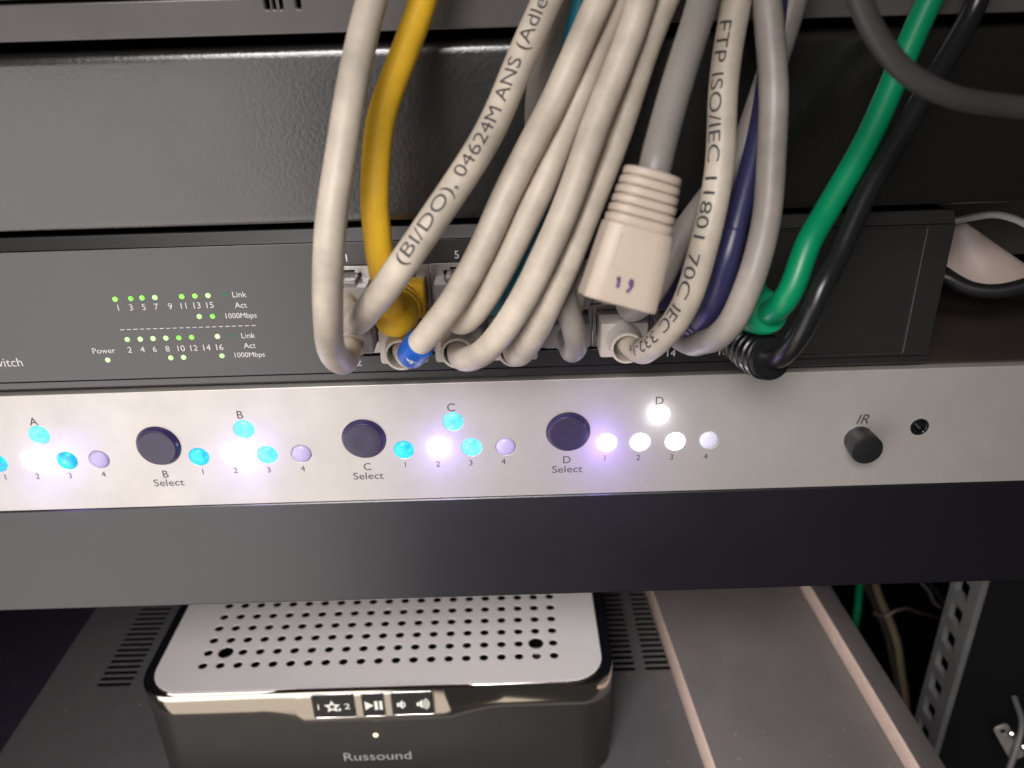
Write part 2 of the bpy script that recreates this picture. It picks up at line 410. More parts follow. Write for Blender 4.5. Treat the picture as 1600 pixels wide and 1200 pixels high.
for pr in ([(0.35, 39.75), (2.4, 42.6), (4, 42.6), (4, 39.75)], [(0.5, 3.45), (0.2, 3.3), (0.2, 1.6), (0.8, 1.0), (4, 1.0), (4, 3.45)]):
    A = [bm.verts.new((XL, y, z)) for y, z in pr]; B = [bm.verts.new((XR, y, z)) for y, z in pr]
    for k in range(len(pr)): bm.faces.new((A[k], B[k], B[(k + 1) % len(pr)], A[(k + 1) % len(pr)]))
    bm.faces.new(A); bm.faces.new(B)
add('bezel', bm_mesh(bm), 'switch', sw)
box('casing', XL + 1, XR - 1, 4.2, 240, 1.2, 42.4, 'void', sw)
box('port_cavity', PX0 - 7.5, port_x(15) + 7.5, 11.5, 14, 8.5, 33.5, 'void', sw)
def port_hole(x, z, up_):
    w_, h_ = 5.85, 4.2; s = 1 if up_ else -1
    P = [(-w_, -h_), (w_, -h_), (w_, h_ * .75), (3.4, h_ * .75), (3.4, h_ + .5), (1.7, h_ + .5), (1.7, h_ + 1.3), (-1.7, h_ + 1.3), (-1.7, h_ + .5), (-3.4, h_ + .5), (-3.4, h_ * .75), (-w_, h_ * .75)]
    return [(x + a, z + c * s) for a, c in P]
for k in range(1, 17):
    x = port_x(k); odd = k % 2; z = ZU if odd else ZLW
    o1 = rect(x - 6.9, x + 6.9, 21.1, 33.2) if odd else rect(x - 6.9, x + 6.9, 8.8, 20.7)
    me = front(plate_mesh(o1, [port_hole(x, z, odd)], 9.0, 0.12), 0.7)
    pt = add('port', me, 'metal', sw, 40)
    bm = bmesh.new()                                # sprung contacts in the socket
    for j in range(8):
        cx = x - 3.6 + j * 1.02
        zz = z - 2.6 if odd else z + 2.6
        bbox(bm, cx - .2, cx + .2, 2.4, 9.5, zz - .18, zz + .18)
    add('contacts', bm_mesh(bm), 'copper', pt)
for q in (1, 2): lettering('port_numbers', [(str(k), port_x(k) + 0.2, 34.6 if k % 2 else 5.6, 2.9) for k in range(q, 17, 2)], 'wprint', sw, -0.05)
# printing and indicator lamps
items = []
for k, u in zip((1, 3, 5, 7, 9, 11, 13, 15), (186, 206, 226, 245, 267, 288, 308, 328)):
    x, z = fx(u, 485.5 - (u - 186) * 0.03); items.append((str(k), x, z, 2.45))
for k, u in zip((2, 4, 6, 8, 10, 12, 14, 16), (204, 224, 243, 263, 283, 303, 323, 343)):
    x, z = fx(u, 551.0 - (u - 204) * 0.03); items.append((str(k), x, z, 2.45))
for t, u, v, s_ in (('Link', 363, 464.5, 2.2), ('Act', 367.5, 481.0, 2.2), ('1000Mbps', 351, 497.5, 2.05), ('Link', 377, 528.5, 2.2), ('Act', 381.5, 544.0, 2.2), ('1000Mbps', 365, 558.5, 2.05)):
    x, z = fx(u, v); items.append((t, x, z, s_, 'LEFT'))
x, z = fx(163, 552); items.append(('Power', x, z, 2.35))
x, z = fx(38, 572); items.append(('Switch', x, z, 3.6, 'RIGHT'))
dash = []
for k in range(21):
    u = 188 + k * 10.25; v = 515.2 - (u - 188) * 0.0325
    x, z = fx(u, v); dash.append([(x, z - .1), (x + 1.1, z - .1), (x + 1.1, z + .1), (x, z + .1)])
lettering('printed_legend', items, 'wprint', sw, -0.05, dash)
def sled(u, v, mat, r=0.68):
    x, z = fx(u, v); lathe('indicator_lamp', (x, 0.2, z), (0, -1, 0), [(0, r), (0.28, r), (0.42, r * .8), (0.5, 0)], mat, sw, 14)
for u, v, mt in ((180, 467.5, 'gled'), (204.5, 466.5, 'gled'), (222, 465.5, 'gled'), (242, 464.8, 'gledw'), (284, 463.3, 'gled'), (304.5, 462.4, 'gled'), (325, 461.6, 'gledw'), (311.5, 494.5, 'gledw'), (332.3, 494.2, 'gled'),
                 (199, 530.5, 'gledw'), (219.3, 529.8, 'gledw'), (239.2, 529.0, 'gledw'), (259.3, 528.3, 'gledw'), (279.5, 527.7, 'gled'), (299.5, 527, 'gled'), (339.8, 525.6, 'gledw'), (267, 559, 'gledw'), (287, 558.3, 'gledw'), (347, 556, 'gledw'), (168.5, 562.5, 'gledw')):
    sled(u, v, mt)
for u, v in ((263, 464), (189, 498.5), (210, 497.8), (230, 497), (250.5, 496.4), (270.5, 495.8), (291, 495.2), (320, 526.4), (208.5, 561.2), (228, 560.4), (248, 559.7), (307, 557.6), (327, 557)):
    x, z = fx(u, v); lathe('indicator_lamp', (x, 0.2, z), (0, -1, 0), [(0, .55), (0.23, .55), (0.23, 0)], 'switch', sw, 14)
pl = []
for u, v in ((352, 460.5), (366, 524.5)):
    x, z = fx(u, v); pl.append([(x - .75, z - .45), (x + .75, z - .45), (x + .75, z + .45), (x - .75, z + .45)])
lettering('link_key', [], 'gkey', sw, -0.05, pl)
pl = []
for u, v in ((356, 478), (370, 540)):
    x, z = fx(u, v); A = [(x + .65 * math.cos(a), z - .3 + .65 * math.sin(a)) for a in [math.pi * k / 8 for k in range(9)]]
    Bq = [(x + .35 * math.cos(a), z - .3 + .35 * math.sin(a)) for a in [math.pi * k / 8 for k in range(8, -1, -1)]]
    pl.append(A + Bq)
lettering('activity_key', [], 'dprint', sw, -0.05, pl)
x, z = fx(1070, 548)
lettering('port_key', [], 'greyink', sw, -0.05, [rect(x - 1.6, x + 1.9, z - .7, z + .7)])

# ------------------------------------------------------------------ audio controller
ac = thing('audio_controller', 'silver fronted four zone audio controller with blue lamps and black lower panel', 'audio controller')
ZS0, ZS1 = -37.7, -0.3
zones = [('A', -75, 706, (61, 680), ((-5, 724), (52, 720), (105, 720), (155, 718)), (54, 664.5), ((10, 749.5), (60, 748), (111, 747), (163, 745))),
         ('B', 248, 697, (381, 671), ((311, 714), (365, 711), (418, 711), (471, 709)), (375.5, 654), ((318, 741), (369, 739), (421, 738), (474, 736))),
         ('C', 569, 686, (708, 659), ((631, 703), (685, 700), (737, 699), (790, 698)), (705, 642.5), ((634, 730), (685, 729), (736, 727), (787, 725))),
         ('D', 888, 675, (1030, 648), ((948, 692), (1000, 691), (1055, 690), (1108, 688)), (1030, 632), ((945, 719.5), (997, 719), (1049, 718), (1102, 717)))]
holes = []
BR, LR = 6.15, 2.72
for zn in zones:
    holes.append(circ(*fx(zn[1], zn[2]), BR, 48)); holes.append(circ(*fx(*zn[3]), LR + .1, 24))
    for q in zn[4]: holes.append(circ(*fx(*q), LR + .1, 24))
jx, jz = fx(1436.5, 667); holes.append(circ(jx, jz, 2.35, 24))
me = front(plate_mesh(rect(-330, 176, ZS0, ZS1, 0.6, 3), holes, 3.0, 0.22), 0)
sp = add('silver_faceplate', me, 'silver', ac, 40)
bm = bmesh.new()                    # the black lower front leans out towards the bottom
zb_ = at(800, 930.5, -8).z; A = []
pr = [(3.0, -38.0), (0.2, -38.0), (-0.05, -38.3), (-7.85, zb_ + .35), (-7.8, zb_), (3.0, zb_)]
rows = [[bm.verts.new((x, y, z)) for y, z in pr] for x in (-330, 176)]
for k in range(6): bm.faces.new((rows[0][k], rows[1][k], rows[1][(k + 1) % 6], rows[0][(k + 1) % 6]))
bm.faces.new(rows[0]); bm.faces.new(rows[1]); add('lower_panel', bm_mesh(bm), 'dark', ac)
box('casing', -328, 174, 3.2, 330, -74.2, -0.9, 'lid', ac)
box('faceplate_backing', -327, 173, 3.02, 3.18, -74, -1, 'void', ac)
add('lid', bm_mesh((lambda b_: (bbox(b_, -329, 175, 3.2, 331, -0.8, 0, 0.2), b_)[1])(bmesh.new())), 'lid', ac)
def lens(u, v, mat, hgt=0.9, label=None):
    x, z = fx(u, v)
    prof = [(-1.5, LR), (0.05, LR)] + [(0.05 + hgt * math.sin(a), LR * math.cos(a)) for a in [math.pi / 2 * k / 6 for k in range(1, 6)]] + [(0.05 + hgt, 0)]
    o = lathe('lamp_lens', (x, 0, z), (0, -1, 0), prof, mat, ac, 28, 80)
    if label: o['label'] = label
    return x, z
def glow(x, z, power, col, dist=5.0):  # added unseen point light off the panel, imitates bloom round a bright lens
    d = bpy.data.lights.new('halo_light', 'POINT'); d.energy = power; d.color = col; d.shadow_soft_size = 0.0012
    o = bpy.data.objects.new('halo_light', d); sc.collection.objects.link(o); o.location = (x * S, -dist * S, z * S); o.parent = ac
    return o
states = {'A': ('pcyan', ('cyan', 'hot', 'cyan', 'dim')), 'B': ('pcyan', ('cyan', 'hot', 'pcyan', 'dim')), 'C': ('pcyan', ('cyan', 'hot', 'pcyan', 'dim')), 'D': ('whot', ('hotb', 'wled', 'wled', 'dimw'))}
words = {'pcyan': 'pale cyan lit lamp', 'cyan': 'cyan lit lamp', 'hot': 'dazzling blue white lamp', 'hotb': 'bright white lamp with violet rim', 'dim': 'unlit lilac lamp', 'dimw': 'faint whitish lamp', 'whot': 'dazzling white lamp', 'wled': 'plain white lit lamp'}
for nm, bu, bv, zl, ls, tp, nums in zones:
    x, z = fx(bu, bv)
    txt = []
    lathe('select_button', (x, 0, z), (0, -1, 0), [(1.2, 5.32), (1.42, 5.1), (1.5, 4.2), (1.46, 2.5), (1.44, 0)], 'cap', ac, 48, 30)
    lathe('button_skirt', (x, 0, z), (0, -1, 0), [(-2.8, BR - .05), (0.0, BR - .05), (0.5, 5.85), (1.1, 5.5), (1.19, 5.3)], 'sleeve', ac, 48, 30)
    lens(*zl, states[nm][0], 1.1 if nm == 'D' else 0.9, words[states[nm][0]])
    for k, (q, mt) in enumerate(zip(ls, states[nm][1])):
        lx, lz = lens(*q, mt, 1.3 if mt.startswith('hot') else 0.9, words[mt])
        if mt == 'hot': glow(lx, lz - 7.5, 0.0065, (0.34, 0.24, 1.0), 14)
        if mt == 'hotb': glow(lx, lz - 7.5, 0.0075, (0.33, 0.19, 1.0), 14)
    x, z = fx(*tp); txt.append((nm, x, z, 3.5))
    for k, q in enumerate(nums): x, z = fx(*q); txt.append((str(k + 1), x, z, 2.6))
    for nm2, u1, v1, u2, v2 in (('B', 259.5, 746, 265, 759), ('C', 574.5, 734.5, 576, 748.5), ('D', 885.5, 723.5, 886, 738)):
        if nm2 == nm: x, z = fx(u1, v1); txt.append((nm, x, z, 3.4)); x, z = fx(u2, v2); txt.append(('Select', x, z, 3.3, 'CENTER', 0, 1.12))
    lettering('zone_legend', txt, 'greyink', sp, -0.05)
x, z = fx(*zones[3][3]); glow(x, z - 1.5, 0.0012, (0.9, 0.9, 1.0), 4)
x, z = fx(1346, 662); lettering('socket_legend', [('IR', x, z, 4.3, 'CENTER', 0.28)], 'ink', sp, -0.05)
kx, kz = fx(1341, 686)
lathe('infrared_knob', (kx, 0, kz), (0, -1, 0), [(0, 4.1), (1.5, 4.1), (1.75, 3.95), (1.9, 3.75), (2.2, 3.75), (2.4, 4.3), (5.9, 4.45), (6.3, 4.3), (6.5, 3.9), (6.5, 0)], 'rubber', ac, 44, 30)
lathe('jack_socket', (jx, 0, jz), (0, -1, 0), [(-2.8, 0), (-2.8, 1.85), (0.05, 1.9), (0.2, 2.05), (0.2, 2.4), (-0.2, 2.5)], 'gloss', ac, 28, 30)
lathe('socket_ring', (jx, 0, jz), (0, -1, 0), [(0.02, 2.36), (0.14, 2.4), (0.14, 2.6), (0.02, 2.68)], 'rim', ac, 28, 30)

# ------------------------------------------------------------------ vented unit at the bottom
vt = thing('vented_unit', 'dark grey rack unit with slotted lid under the streamer', 'rack unit')
ZL = -197.0
slots = []
sa, sb = az(152, 1070, ZL), az(205, 1068, ZL); sc1 = az(957, 1042, ZL); sd1, se1, sf1 = az(992, 1043, ZL), az(1008, 1043, ZL), az(1050, 1040, ZL)
LX0 = az(150, 950, ZL).x; LX1 = az(1352, 1010, ZL).x
for k in range(34):
    y = sa.y + 0.2 + 3.75 * k
    for x0_, x1_ in ((sa.x, sb.x), (sc1.x - 8, sd1.x), (se1.x, sf1.x + 3)): slots.append(rect(x0_, x1_, y - 1.22, y + 1.22, 0.5, 2))
ol = rect(LX0, LX1, 15, 330, 3, 3)
add('slotted_lid', flat(plate_mesh(ol, slots, 0.6, 0.2), ZL), 'vent', vt, 40)
box('casing', LX0 + 1, LX1 - 1, 16, 329, ZL - 88, ZL - 3.2, 'void', vt)
box('fold', LX0, LX0 + .9, 17, 327, ZL - 88, ZL - 0.8, 'vent', vt)

# ------------------------------------------------------------------ boards
def board(name, label, x0, x1, y0, y1, z0, z1, rot, mat='board'):
    t = thing(name, label, 'board')
    c, s = math.cos(rot), math.sin(rot)
    def xf(o):
        o.matrix_local = Matrix.Translation((x0 * S, y0 * S, 0)) @ Matrix.Rotation(rot, 4, 'Z'); return o
    xf(box('laminate_top', 0.25, x1 - x0, 0, y1 - y0, z1 - 0.6, z1, mat, t, 0.15))
    xf(box('core', 0.0, x1 - x0 - .2, 0.2, y1 - y0 - .2, z0, z1 - 0.62, 'edge', t, 0.2))
    return t
def edge_line(u0, v0, u1, v1, z, y):   # where the board's left edge lies on the plane z
    a, c_ = az(u0, v0, z), az(u1, v1, z); k = (a.x - c_.x) / (a.y - c_.y); return a.x + k * (y - a.y), -math.atan(k)
ZB1 = ZL + 14.0; ZB2 = ZB1 + 10.0
bx_, rb_ = edge_line(1022, 930, 1118, 1200, ZB1, -5)
board('wide_board', 'wide dark grey laminate board with raw pink edge lying beside the streamer', bx_, bx_ + 78, -5, 250, ZL + 0.1, ZB1, rb_)
bx_, rb_ = edge_line(1269, 920, 1438, 1200, ZB2, -5)
board('narrow_board', 'narrow dark batten with pink edge lying on the wide board', bx_, bx_ + 9.5, -5, 250, ZB1 + 0.1, ZB2, rb_, 'batten')

# ------------------------------------------------------------------ streamer
st = thing('music_streamer', 'small audio streamer with perforated silver top and chrome band', 'audio streamer')
X0, X1, Y0, Y1, ZT = -147.0, 33.0, 29.5, 150.0, -143.5
hl = []
for r in range(14):
    for c_ in range(21):
        hx, hy = -127.6 + 7.03 * c_, 44.0 + 7.0 * r
        if r in (1, 12) and c_ in (1, 19): hl.append(circ(hx, hy, 3.1, 24))
        else: hl.append(circ(hx, hy, 1.78, 16))
def front_y(x):               # the front edge of the plate is cut back a little behind the key panel
    return 0.0
ol = rect(X0 + 1.2, X1 - 1.2, Y0 + 1.0, Y1 - 1.2, 13, 10)
me = flat(plate_mesh(ol, hl, 0.6, 0.15), ZT); add('perforated_top', me, 'plate', st, 40)
box('inner_deck', X0 + 4, X1 - 4, Y0 + 6, Y1 - 6, ZT - 6.5, ZT - 5.5, 'void', st)
for cx in (-127.6 + 7.03, -127.6 + 19 * 7.03):
    lathe('screw', (cx, 51.0, ZT - 5.4), (0, 0, 1), [(0, 2.3), (1.2, 2.3), (1.8, 1.5), (2.0, 0.7), (1.2, 0.6), (1.2, 0)], 'metal', st, 20)
# outline walker for the wall of the body
def wall_path(off=0.0, r=13.0, wide=3.2):
    P = []; x0, x1, y0, y1 = X0 - off - wide, X1 + off + wide, Y0 - off, Y1 + off; r += off
    P.append((x0, y1 - 20))
    for k in range(4): P.append((x0, y1 - 20 - (y1 - 20 - y0 - r) * (k + 1) / 5))
    for k in range(13): a = math.pi + math.pi / 2 * k / 12; P.append((x0 + r + r * math.cos(a), y0 + r + r * math.sin(a)))
    n = 150
    for k in range(1, n): P.append((x0 + r + (x1 - x0 - 2 * r) * k / n, y0))
    for k in range(13): a = -math.pi / 2 + math.pi / 2 * k / 12; P.append((x1 - r + r * math.cos(a), y0 + r + r * math.sin(a)))
    for k in range(5): P.append((x1, y0 + r + (y1 - 20 - y0 - r) * (k + 1) / 5))
    return P
def sm(a, c, x): t = max(0, min(1, (x - a) / (c - a))); return t * t * (3 - 2 * t)
def bulge(x):
    if x < -86.5: return max(0, 1 - (-86.5 - x) / 17) ** 1.5
    if x > -28.8: return max(0, 1 - (x + 28.8) / 21) ** 1.5
    return 1.0
bm = bmesh.new(); rows = []
for (x, y) in wall_path(0.0):
    k = bulge(x) if y < Y0 + 1 else 0.0; f = 1.9 * k
    zt, zb = -145.0 + 2.1 * k, -155.6 - 3.6 * k
    rows.append([bm.verts.new((x, y + 1.2 - f * .7, zt + .35)), bm.verts.new((x, y + .35 - f, zt)), bm.verts.new((x, y - f, zt - .7)), bm.verts.new((x, y - f, zb + .5)), bm.verts.new((x, y + .3 - f, zb)), bm.verts.new((x, y + 2.2, zb))])
for A, B in zip(rows, rows[1:]):
    for j in range(5): bm.faces.new((A[j], B[j], B[j + 1], A[j + 1]))
band = add('chrome_band', bm_mesh(bm), 'chrome', st, 40)
bm = bmesh.new(); rows = []
for (x, y) in wall_path(-0.35): rows.append([bm.verts.new((x, y, z)) for z in (-155.0, -193.5, -195.0)])
for i, (x, y) in enumerate(wall_path(-2.0)): rows[i].append(bm.verts.new((x, y, -195.6)))
for A, B in zip(rows, rows[1:]):
    for j in range(3): bm.faces.new((A[j], B[j], B[j + 1], A[j + 1]))
add('body', bm_mesh(bm), 'body', st, 40)
box('base', X0 + 6, X1 - 6, Y0 + 6, Y1 - 4, -196.95, -194.9, 'rubber', st)
bm = bmesh.new()                   # glossy shoulder between the plate and the wall
rows = [[bm.verts.new((x, y, z)) for x, y in wall_path(off, r_, wd_)] for off, r_, wd_, z in ((-0.3, 13, 3.2, -145.0), (-1.0, 13.0, 3.0, -144.75), (-0.5, 14.0, 0.0, -144.9))]
for A, B in zip(rows, rows[1:]):
    for j in range(len(A) - 1): bm.faces.new((A[j], A[j + 1], B[j + 1], B[j]))
add('shoulder', bm_mesh(bm), 'gloss', st, 40)
# top plate's polished rim
bm = bmesh.new(); rows = []
for off, z in ((-1.25, ZT - 0.2), (-0.9, ZT - 0.15), (-0.55, ZT - .5), (-0.45, ZT - 1.4)):
    rows.append([bm.verts.new((x, y, z)) for x, y in wall_path(off, 14.0, 0.0)])
for A, B in zip(rows, rows[1:]):
    for j in range(len(A) - 1): bm.faces.new((A[j], A[j + 1], B[j + 1], B[j]))
add('rim', bm_mesh(bm), 'rim', st, 60)
YF = Y0 - 1.9
kb = [(487, 556, 1086.5, 1121.0), (565, 602, 1084.5, 1118.5), (611, 679, 1083.0, 1116.5)]
key_c = []
for (u0, u1, v0, v1) in kb:
    a = at(u0, v0, YF); c_ = at(u1, v1 - (u1 - u0) * .03, YF)
    me = front(plate_mesh(rect(a.x, c_.x, c_.z, a.z, 0.8, 4), [], 1.0, 0.3), YF - 0.35)
    k = add('key', me, 'key', st, 40); key_c.append((k, a.x, c_.x, c_.z, a.z))
    me = front(plate_mesh(rect(a.x - .55, c_.x + .55, c_.z - .55, a.z + .55, 1.2, 4), [rect(a.x - .05, c_.x + .05, c_.z - .05, a.z + .05, .8, 4)], 0.9, 0.25), YF - 0.2)
    add('key_surround', me, 'rim', band, 40)
def star(cx, cz, R, r, n=5):
    return [(cx + (R if k % 2 == 0 else r) * math.sin(math.pi * k / n), cz + (R if k % 2 == 0 else r) * math.cos(math.pi * k / n)) for k in range(2 * n)]
YI = YF - 0.42
k0, a0, a1, b0, b1 = key_c[0]; cz = (b0 + b1) / 2
W = a1 - a0
lettering('key_symbol', [('1', a0 + W * .12, cz - 1.5, 4.2), ('2', a0 + W * .83, cz - 1.5, 4.2, 'CENTER', 0, 1.25)], 'icon', k0, YI,
          [star(a0 + W * .46, cz - .1, 3.3, 1.6), [(a0 + W * .635 + q[0], cz - 1.7 + q[1]) for q in ((-.75, 0), (0, -.85), (.75, 0), (0, .85))]])
lettering('star_centre', [], 'key', k0, YI - 0.03, [star(a0 + W * .46, cz - .1, 1.5, .7)])
k1, a0, a1, b0, b1 = key_c[1]; cz = (b0 + b1) / 2; cx = (a0 + a1) / 2
lettering('key_symbol', [], 'icon', k1, YI, [[(cx - 3.2, cz - 2.3), (cx + .1, cz), (cx - 3.2, cz + 2.3)], rect(cx + .4, cx + 1.7, cz - 2.3, cz + 2.3), rect(cx + 2.3, cx + 3.5, cz - 2.3, cz + 2.3)])
k2, a0, a1, b0, b1 = key_c[2]; W = a1 - a0
def speaker(cx, cz): return [[(cx - 1.7, cz - 1.0), (cx - .7, cz - 1.0), (cx - .7, cz + 1.0), (cx - 1.7, cz + 1.0)], [(cx - .55, cz - 1.1), (cx + .5, cz - 2.4), (cx + .5, cz + 2.4), (cx - .55, cz + 1.1)]]
def arc(cx, cz, r, wd, a=0.95):
    A = [(cx + r * math.cos(t), cz + r * math.sin(t)) for t in [-a + 2 * a * k / 8 for k in range(9)]]
    return A + [(cx + (r - wd) * math.cos(t), cz + (r - wd) * math.sin(t)) for t in [a - 2 * a * k / 8 for k in range(9)]]
c1, c2 = a0 + W * .22, a0 + W * .70
lettering('key_symbol', [], 'icon', k2, YI, speaker(c1, cz) + [arc(c1 - .3, cz, 1.9, .55)] + speaker(c2, cz) + [arc(c2 - .4, cz, q, .5) for q in (1.9, 2.8, 3.7)])
x, z = fx(587, 1149, Y0 + .2); lathe('status_lamp', (x, Y0 + .5, z), (0, -1, 0), [(0, .95), (.3, .95), (.5, .6), (.6, 0)], 'amber', st, 18)
x, z = fx(590.5, 1187.5, Y0 + .2); lettering('maker_lettering', [('Russound', x, z, 6.4, 'CENTER', 0, 1.12)], 'gprint', st, Y0 + 0.28)

# ------------------------------------------------------------------ patch cables
def cable(label, pts, r, mat, port=None, boot=None, top=True, name='patch_cable', cat='cable', group='cables plugged into the switch', bootlen=10, grow=None):
    """pts: (u, v, y) photo directions placed on real depth planes; port: socket number"""
    t = thing(name, label, cat, group)
    P = []; s0 = 0
    if port:
        xp = port_x(port); zp = ZU if port % 2 else ZLW
        P += [Vector((xp, -1, zp)), Vector((xp, -6, zp)), Vector((xp, -10, zp))]
        s0 = 2
        sgn = 1 if port % 2 else -1
        bm = bmesh.new(); bbox(bm, xp - 5.7, xp + 5.7, -7, 9, zp - 3.3, zp + 3.3, .3, 1)
        bbox(bm, xp - 2.6, xp + 2.6, -5, 6, zp + sgn * 4.0 - .5, zp + sgn * 4.0 + .5, .2, 1)
        add('plug', bm_mesh(bm), 'clear', t, 40)
    P += [at(*q) for q in pts]
    e_ = P[-1] - P[-2]; e_.y = -abs(e_.y) * .3; P.append(P[-1] + e_.normalized() * 60)      # on up the rack
    path = Path(P)
    tube('jacket', path, s0, path.len, r, mat, t)
    if boot == 'ring':
        bm = bmesh.new(); bbox(bm, xp - 6.1, xp + 6.1, -10.5, -3.5, zp - 4.9, zp + 4.6, .8, 2)
        add('boot', bm_mesh(bm), 'boot', t, 40)
        lathe('boot_collar', (xp, -9.5, zp), (0, -1, 0), [(0, 5.0), (2, 4.3), (4.2, 3.9), (4.4, 4.15), (6.2, 4.15), (6.5, 4.0), (6.5, 3.45), (2, 3.4)], 'boot', t, 30, 40)
    elif boot:
        bm = bmesh.new(); bbox(bm, xp - 6.2, xp + 6.2, -9, -3.5, zp - 4.8, zp + 4.8, 1.0, 2)
        add('boot', bm_mesh(bm), boot, t, 40)
    return t, path
def sleeve(t, path, d0, d1, r0, r1, mat, ribs=0, name='boot_sleeve'):
    def rad(d):
        f = (d - d0) / (d1 - d0); r = r0 + (r1 - r0) * f
        if ribs: r += 0.42 * (abs(((f * ribs) % 1) - .5) * 2 > .42) - .42
        if f > .94: r -= (f - .94) * 8
        return r
    return tube(name, path, d0, d1, rad, mat, t, 28, 0.28)

R = 3.0
# behind first
cable('greyish cable passing behind the printed cable at the bundle centre', [(890, 482, -14), (897, 455, -22), (890, 400, -20), (858, 300, -13), (838, 200, -10), (843, 120, -9), (868, 40, -8), (895, -40, -8)], 2.9, 'grey', 9)
t, p = cable('teal cable showing only as a thin sliver between white cables', [(803, 470, -14), (806, 480, -21), (815, 440, -24), (838, 360, -22), (858, 300, -18), (880, 200, -12), (896, 90, -9), (908, 0, -8), (915, -40, -8)], 2.8, 'teal', 7, 'teal')
cable('short grey white cable stub ending low beside port ten', [(893, 548, -14), (900, 538, -20), (892, 505, -24), (880, 465, -25), (884, 400, -22), (915, 250, -15), (955, 110, -10), (1000, -40, -8)], 2.9, 'grey', 10)
cable('pale grey cable slanting behind the dangling plug to the right', [(985, 483, -14), (1003, 475, -20), (1030, 440, -24), (1062, 375, -22), (1112, 300, -15), (1152, 245, -12), (1186, 170, -11), (1216, 85, -11), (1240, 0, -10), (1250, -50, -10)], 3.0, 'grey', 11)
t, p = cable('navy blue cable with long smooth boot between pale cables', [(1078, 497, -14), (1102, 492, -22), (1117, 465, -29), (1132, 420, -31), (1146, 375, -30), (1163, 305, -26), (1182, 215, -20), (1203, 100, -14), (1215, 0, -11), (1220, -50, -10)], 2.5, 'navy', 13, 'navy')
sleeve(t, p, 14, 24, 4.4, 4.1, 'navy', 4); sleeve(t, p, 24, 52, 4.0, 2.5, 'navy')
t, p = cable('grey cable looping down to the lowest right sockets', [(1080, 537, -14), (1098, 535, -22), (1122, 527, -30), (1146, 500, -35), (1165, 453, -36), (1186, 380, -34), (1200, 310, -31), (1210, 169, -25), (1203, 40, -19), (1196, -50, -15)], 3.0, 'grey', 14)
# yellow
t, p = cable('yellow cable bending down into a round yellow boot', [(617, 484, -15), (613, 474, -22), (606, 452, -28), (597, 415, -32), (589, 370, -33), (582, 310, -32), (593, 200, -26), (630, 90, -19), (661, 0, -14), (676, -50, -12)], 2.95, 'yellow', 3, 'yellow')
xp, zp = port_x(3), ZU
lathe('boot_sleeve', (xp, -8.8, zp), (0, -1, 0), [(0, 5.0), (3, 5.6), (3.2, 5.2), (4.6, 5.2), (4.8, 5.7), (6.4, 5.7), (6.6, 5.3), (9.5, 5.2), (11.5, 4.8), (13, 4.0), (14, 2.8), (14.5, 1.4), (14.6, 0)], 'yellow', t, 36, 40)
# main white fan
t3, p3 = cable('ivory cable wearing a blue number marker ring', [(638, 556, -18), (650, 543, -26), (676, 513, -31), (706, 473, -34), (762, 375, -32), (796, 300, -29), (832, 220, -26), (867, 150, -22), (937, 0, -16), (962, -55, -13)], R, 'white', 4, 'ring')
t, p = cable('ivory cable tucked right of the blue marked cable', [(712, 495, -16), (722, 503, -23), (745, 484, -29), (775, 437, -31), (823, 335, -28), (845, 290, -26), (905, 150, -18), (965, 10, -12), (990, -50, -11)], R, 'white', 5)
t, p = cable('ivory cable fifth from left with a low drooping bend', [(720, 557, -18), (735, 560, -25), (758, 548, -31), (784, 518, -34), (827, 450, -36), (893, 300, -33), (950, 150, -26), (1000, 0, -20), (1018, -55, -17)], R, 'white', 6, 'ring')
t, p = cable('speckled ivory cable at the right side of the bundle above port eight', [(806, 552, -18), (816, 550, -24), (838, 520, -30), (868, 450, -32), (930, 300, -27), (985, 150, -20), (1040, 0, -15), (1060, -55, -13)], R, 'speck', 8, 'ring')
t, p = cable('ivory cable with black printed digits crossing over the yellow boot', [(546, 490, -14), (552, 503, -22), (566, 499, -31), (592, 466, -40), (626, 420, -44), (668, 360, -43), (735, 248, -36), (790, 150, -28), (857, 0, -20), (880, -55, -17)], R, 'white', 1)
CAB2 = (t, p)
t, p = cable('leftmost ivory cable hanging down in a long smooth hook', [(546, 545, -14), (540, 562, -22), (531, 562, -31), (519, 540, -40), (514, 500, -46), (513, 430, -48), (520, 320, -45), (540, 180, -38), (566, 70, -31), (583, 0, -27), (598, -55, -24)], R, 'white', 2)
t, p = cable('ivory cable with black standards text running down beside the navy cable', [(1000, 549, -18), (1014, 545, -25), (1036, 525, -31), (1060, 490, -35), (1078, 450, -37), (1100, 380, -36), (1114, 325, -34), (1124, 265, -31), (1132, 150, -25), (1149, 0, -18), (1157, -55, -15)], R, 'white', 12, 'ring')
CAB7 = (t, p)
# green and black
t, p = cable('bright green cable with ribbed green boot', [(1163, 470, -14), (1188, 487, -23), (1210, 488, -30), (1228, 470, -34), (1240, 446, -34), (1263, 380, -31), (1290, 330, -27), (1354, 215, -20), (1405, 113, -15), (1454, 0, -11), (1476, -50, -10)], 2.75, 'green', 15, 'green')
sleeve(t, p, 11, 27, 6.3, 5.0, 'green', 5)
t, p = cable('black cable with ribbed black boot at the right end', [(1157, 533, -14), (1182, 553, -22), (1210, 562, -29), (1234, 545, -35), (1262, 505, -38), (1285, 450, -37), (1312, 395, -33), (1355, 300, -27), (1400, 220, -22), (1448, 141, -17), (1488, 79, -13), (1525, 10, -10), (1545, -50, -10)], 2.35, 'black', 16, 'black')
sleeve(t, p, 10, 27, 5.0, 5.5, 'black', 7)

